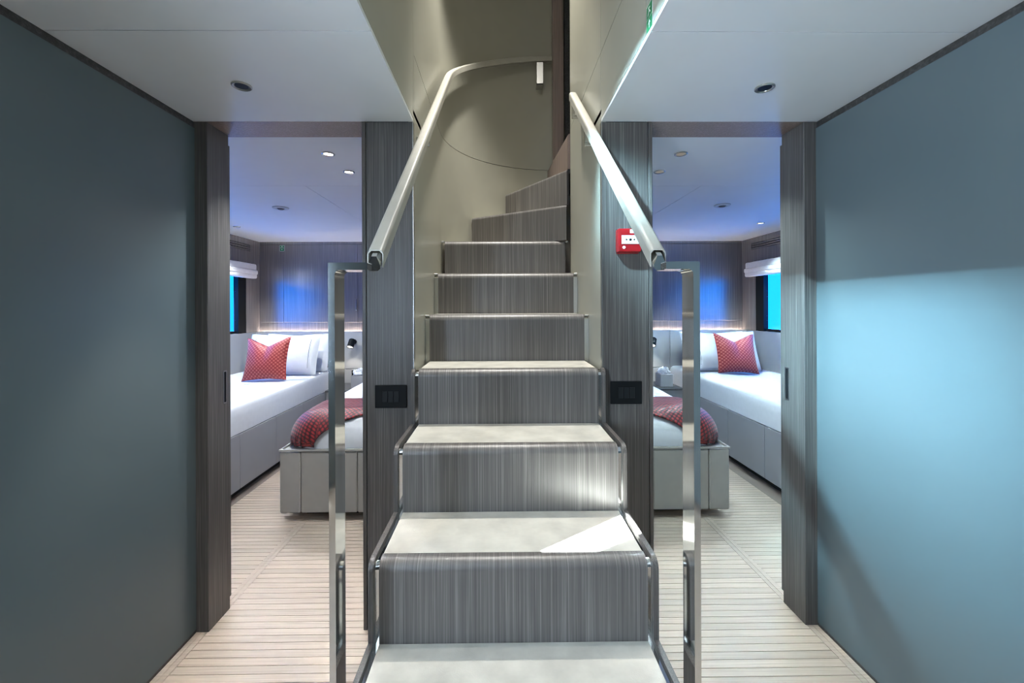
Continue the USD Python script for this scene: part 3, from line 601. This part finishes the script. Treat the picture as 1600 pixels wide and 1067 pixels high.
    sk = thing('power_socket', 'black power socket on the headboard above the %s nightstand' % n, 'socket', (S(1.655), YH, 0.555))
    pt_ = part(sk, 'plate', bx(S(1.612), S(1.698), YH - 0.006, YH - 0.0002, 0.515, 0.598, 0.002), 'black')
    part(pt_, 'insert', bx(S(1.63), S(1.68), YH - 0.0075, YH - 0.0062, 0.535, 0.578, 0.0005), 'black2')
    lx = 1.67
    rl = thing('reading_lamp', 'small black reading spotlight on the headboard in the %s cabin' % n, 'lamp', (S(lx), YH, 0.93))
    c1 = trimesh.creation.cylinder(0.028, 0.012, sections=28); c1.apply_transform(trimesh.transformations.rotation_matrix(math.pi / 2, (1, 0, 0))); c1.apply_translation((S(lx), YH - 0.0065, 0.92))
    part(rl, 'wall_plate', c1, 'black', 30)
    part(rl, 'arm', tube([(S(lx), YH - 0.013, 0.92), (S(lx), YH - 0.05, 0.92), (S(lx), YH - 0.075, 0.915)], 0.008), 'black', 30)
    hd = lathe([(0.001, 0.055), (0.024, 0.055), (0.034, 0.045), (0.036, -0.045), (0.032, -0.045), (0.030, -0.03), (0.001, -0.03)], (0, 0, 0))
    ln = trimesh.creation.cylinder(0.0295, 0.006, sections=28); ln.apply_translation((0, 0, -0.036))
    aim = np.array([s * -0.12 - 0.22, -0.50, -0.80]); aim /= np.linalg.norm(aim)
    tilt = trimesh.geometry.align_vectors((0, 0, -1), aim)
    for mm in (hd, ln): mm.apply_transform(tilt); mm.apply_translation((S(lx), YH - 0.095, 0.905))
    hp_ = part(rl, 'head', hd, 'black', 30); part(hp_, 'lens', ln, 'lamp_on', label='lit lens')
    l = UsdLux.SphereLight.Define(stage, '/World/reading_spot_' + n); l.CreateRadiusAttr(0.012); l.CreateIntensityAttr(500); q_ = UsdLux.ShapingAPI.Apply(l.GetPrim()); q_.CreateShapingConeAngleAttr(55.0); q_.CreateShapingConeSoftnessAttr(0.6); l.CreateColorAttr(Gf.Vec3f(1, 0.93, 0.85))
    lp = np.array((S(lx), YH - 0.095, 0.905)) + aim * 0.07; l.AddTranslateOp().Set(Gf.Vec3d(*map(float, lp))); l.AddRotateXYZOp().Set(Gf.Vec3f(0, 0, 0))

# ------------------------------------------------------------------ pillows and cushions
def pillow(w, h, t, pinch=0.06, chop=0.0, n=30, puff=2.2, seed=0, amp=0.004):
    """standing pillow, centred, u along x, v along z, front towards -y; returns mesh, uv"""
    u = np.linspace(-1, 1, n + 1); U, Vv = np.meshgrid(u, u, indexing='ij'); V, UV = [], []
    for sgn in (-1, 1):
        X = w / 2 * U * (1 - pinch * (1 - Vv ** 2)); Z = h / 2 * Vv * (1 - pinch * (1 - U ** 2))
        T = t / 2 * ((1 - np.abs(U) ** puff) * (1 - np.abs(Vv) ** puff)) ** 0.55
        if chop:
            d = chop * np.clip(1 - np.abs(U) / 0.85, 0, 1) ** 1.1 * ((Vv + 1) / 2) ** 2.2
            Z = Z - h * d; T = T * (1 - 0.55 * np.exp(-(U / 0.28) ** 2) * ((Vv + 1) / 2) ** 2)
        Y = sgn * T
        pts = np.stack([X, Y, Z], -1).reshape(-1, 3); nz = (meshkit.fbm(pts * 14 + seed, 3, seed) - 0.5) * 2 * amp * (np.abs(pts[:, 1]) / (t / 2 + 1e-9)); pts[:, 1] += nz
        V.append(pts); UV.append(np.stack([X, Z], -1).reshape(-1, 2))
    N = (n + 1) ** 2; F = []
    for k, o in ((0, 0), (1, N)):
        for i in range(n):
            for j in range(n):
                a, b, c, d = o + i * (n + 1) + j, o + (i + 1) * (n + 1) + j, o + (i + 1) * (n + 1) + j + 1, o + i * (n + 1) + j + 1
                F += [(a, b, c), (a, c, d)] if k == 0 else [(c, b, a), (d, c, a)]
    return trimesh.Trimesh(np.vstack(V), np.array(F), process=False), np.vstack(UV)
def put(m, x, y, z, lean, yaw=0.0, roll=0.0):
    m.apply_transform(trimesh.transformations.rotation_matrix(math.radians(roll), (0, 1, 0)))
    m.apply_transform(trimesh.transformations.rotation_matrix(-math.radians(lean), (1, 0, 0)))
    m.apply_transform(trimesh.transformations.rotation_matrix(math.radians(yaw), (0, 0, 1)))
    m.apply_translation((x, y, z - m.bounds[0][2])); return m
def piping(w, h, t, x, y, z, lean, yaw, zmin):
    pts = [(w / 2 * 0.78, 0, 0)]
    return None
ZM = 0.6425
for s in (-1, 1):
    n = SIDE[s]; PWD, PHT, PTH = 0.70, 0.42, 0.17
    for i, (xc, y, lab) in enumerate((((-2.175, 2.285)[s > 0], (4.42, 4.46)[s > 0], 'rear white pillow against the headboard of the %s single bed'), ((-2.185, 2.275)[s > 0], (4.16, 4.26)[s > 0], 'front white pillow with thin stitched border on the %s single bed'))):
        lean = 24 if i == 0 else 20
        m, uv = pillow(PWD, PHT, PTH, 0.03, 0.05, seed=4 + i + s); ref = m.copy()
        put(m, xc, y, ZM, lean)
        t_ = thing('pillow', lab % n, 'pillow', (xc, y, ZM))
        cv_ = part(t_, 'cover', m, 'linen', True)
        if i == 1:                                       # thin stitched line near both ends
            A = trimesh.transformations.rotation_matrix(-math.radians(lean), (1, 0, 0)); ref.apply_transform(A); dz = -ref.bounds[0][2]
            for e in (-1, 1):
                q = []
                for vv in np.linspace(-0.72, 0.72, 24):
                    uu = 0.80 * e; Tt = PTH / 2 * ((1 - abs(uu) ** 2.2) * (1 - abs(vv) ** 2.2)) ** 0.55
                    q.append((PWD / 2 * uu * (1 - 0.03 * (1 - vv ** 2)), -Tt - 0.0035, PHT / 2 * vv * (1 - 0.03 * (1 - uu ** 2)) - PHT * 0.05 * max(0, 1 - abs(uu) / 0.85) ** 1.1 * ((vv + 1) / 2) ** 2.2))
                mm = tube(q, 0.002, 6); mm.apply_transform(A); mm.apply_translation((xc, y, ZM + dz)); part(cv_, 'stitching', mm, 'drawer', True, label='grey stitched line')
    m, uv = pillow(0.40, 0.40, 0.14, 0.09, 0.17, seed=17)
    put(m, -2.155 if s < 0 else 2.28, 3.81 if s < 0 else 4.05, ZM, 18, 0, 2 * s)
    solo('cushion', m, 'cushion', ['', 'square pink-red scale-patterned cushion on the right single bed', 'square coral scale-patterned cushion on the left single bed'][s], 'cushion', True, uv=uv)

# ------------------------------------------------------------------ fittings
def downlight(label, x, y, z, group, mat, r=0.031):
    d = thing('downlight', label, 'ceiling light', (x, y, z), group)
    part(d, 'rim', lathe([(r, -0.0005), (r, -0.004), (r - 0.003, -0.006), (r - 0.008, -0.004), (r - 0.010, 0.004), (r - 0.010, -0.0005)], (x, y, z)), 'satin_steel', 30)
    part(d, 'lens', lathe([(0.0005, -0.0035), (r - 0.010, -0.0025), (r - 0.010, -0.001), (0.0005, -0.001)], (x, y, z)), mat, 30)
    return d
d0 = downlight('round recessed downlight in the lobby ceiling left of the stairs', -0.90, 1.409, ZC, None, 'black')
copy_of(d0, 'downlight', (0.877, 1.417, ZC), 'round recessed downlight in the lobby ceiling right of the stairs')
zc0 = ZC + 0.006
dl = downlight('lit downlight nearest the doorway in the left cabin ceiling', -0.871, 2.048, zc0, None, 'lamp_on')
copy_of(dl, 'downlight', (-0.868, 2.32, zc0), 'lit downlight in the left cabin ceiling, second from the doorway')
dr = downlight('dark downlight nearest the doorway in the right cabin ceiling', 0.865, 2.048, zc0, None, 'lamp_dim')
copy_of(dr, 'downlight', (0.864, 2.32, zc0), 'dark downlight in the right cabin ceiling, second from the doorway')
copy_of(dr, 'downlight', (-2.46, 3.87, zc0), 'small downlight above the single bed in the left cabin')
copy_of(dl, 'downlight', (2.34, 3.75, zc0), 'small downlight above the single bed in the right cabin')
for s in (-1, 1):
    x, y = (-1.676, 3.145) if s < 0 else (1.63, 3.085)
    d = thing('smoke_detector', 'round grey-centred detector in the middle of the %s cabin ceiling' % SIDE[s], 'detector', (x, y, zc0))
    part(d, 'ring', lathe([(0.030, -0.0005), (0.058, -0.0005), (0.055, -0.008), (0.034, -0.010), (0.030, -0.004)], (x, y, zc0)), 'white_plastic', 30)
    part(d, 'sensor', lathe([(0.0005, -0.018), (0.018, -0.016), (0.028, -0.004), (0.028, -0.0008), (0.0005, -0.0008)], (x, y, zc0)), 'slate', 30)
def switch(label, x, z):
    YF = YP - 0.0003
    d = thing('light_switch', label, 'switch', (x, YF, z))
    pt_ = part(d, 'plate', bx(x - 0.064, x + 0.064, YF - 0.007, YF, z - 0.046, z + 0.046, 0.002), 'black')
    for i in (-1, 0, 1): part(pt_, 'rocker', bx(x + i * 0.023 - 0.0105, x + i * 0.023 + 0.0105, YF - 0.0095, YF - 0.0072, z - 0.022, z + 0.022, 0.001), 'black2')
switch('black three-way light switch on the left oak pillar', -0.473, 0.943)
switch('black three-way light switch on the right oak pillar below the fire alarm', 0.476, 0.953)
# fire alarm call point
x, z, YF = 0.482, 1.564, YP - 0.0003
d = thing('fire_call_point', 'red square fire alarm call point on the right oak pillar', 'fire alarm', (x, YF, z))
hs_ = part(d, 'housing', rbox(x - 0.047, x + 0.047, YF - 0.042, YF, z - 0.047, z + 0.047, 0.007, (8, 6, 8)), 'red', 30)
part(d, 'rear_shroud', bx(x - 0.043, x + 0.043, YF - 0.02, YF - 0.0002, z - 0.05, z - 0.0475, 0.0005), 'red')
fr = YF - 0.0425
pp_ = part(d, 'press_plate', bx(x - 0.034, x + 0.037, fr - 0.0015, fr + 0.0003, z - 0.016, z + 0.018, 0.0006), 'white_plastic', label='white press plate')
def disc(cx, cz, r, y, th=0.0006, n=20): return extr(Polygon([(cx + r * math.cos(a), cz + r * math.sin(a)) for a in np.linspace(0, 2 * math.pi, n, endpoint=False)]), y - th, y, 'y')
ic = [disc(x + 0.0015, z + 0.001, 0.0050, fr - 0.0016)]
for e in (-1, 1): ic.append(extr(Polygon([(x + 0.0015 + e * 0.010, z + 0.001), (x + 0.0015 + e * 0.018, z + 0.0050), (x + 0.0015 + e * 0.018, z - 0.0030)]), fr - 0.0022, fr - 0.0016, 'y'))
part(pp_, 'press_symbol', cat(ic), 'black', label='black dot between two arrowheads')
part(hs_, 'sticker', bx(x + 0.000, x + 0.036, fr - 0.001, fr + 0.0003, z + 0.027, z + 0.041, 0.0003), 'sign_white', label='white sticker')
part(hs_, 'key_spot', disc(x - 0.024, z - 0.029, 0.006, fr - 0.0001, 0.0008), 'sign_white', label='round white mark')
# escape signs: white figure and arrow on green
def escape_sign(label, origin, uax, w, h, nrm):
    """sign plate; uax = the reading direction in the world, w wide, h high"""
    d = thing('escape_sign', label, 'sign', origin)
    o, ua, na = np.array(origin, float), np.array(uax, float), np.array(nrm, float)
    def lay(poly, t0, t1):
        m = extr(poly, t0, t1, 'z'); v = np.array(m.vertices); v2 = o + v[:, :1] * ua + v[:, 1:2] * np.array([0, 0, 1.0]) + v[:, 2:] * na
        m = trimesh.Trimesh(v2, m.faces, process=False); m.fix_normals(); return m
    part(d, 'border', lay(sbox(-w / 2, -h / 2, w / 2, h / 2), 0.0003, 0.0012), 'sign_white')
    g = 0.05 * w
    pl_ = part(d, 'plate', lay(sbox(-w / 2 + g, -h / 2 + g, w / 2 - g, -g * 0.4), 0.0013, 0.0016).__add__(lay(sbox(-w / 2 + g, g * 0.4, w / 2 - g, h / 2 - g), 0.0013, 0.0016)), 'green')
    q = h / 2
    fig = LineString([(-0.10 * w, q * 0.72), (0.0, q * 0.50), (0.16 * w, q * 0.30)]).buffer(0.045 * w).union(LineString([(0.0, q * 0.50), (-0.18 * w, q * 0.22)]).buffer(0.045 * w)).union(LineString([(-0.10 * w, q * 0.72), (0.12 * w, q * 0.66)]).buffer(0.035 * w))
    part(pl_, 'figure', lay(fig, 0.0017, 0.0020), 'sign_white', label='white running figure')
    ar = LineString([(0, -q * 0.2), (0, -q * 0.75)]).buffer(0.05 * w, cap_style='flat').union(Polygon([(-0.18 * w, -q * 0.45), (0.18 * w, -q * 0.45), (0, -q * 0.15)]))
    part(pl_, 'arrow', lay(ar, 0.0017, 0.0020), 'sign_white', label='white arrow')
escape_sign('green escape sign on the stairwell wall at the ceiling edge, right of the stairs', (PX0, 1.136, 2.094), (0, -1, 0), 0.046, 0.076, (-1, 0, 0))
escape_sign('small green escape sign high on the back wall of the left cabin', (-2.515, YB - 0.0002, 1.985), (1, 0, 0), 0.052, 0.068, (0, -1, 0))
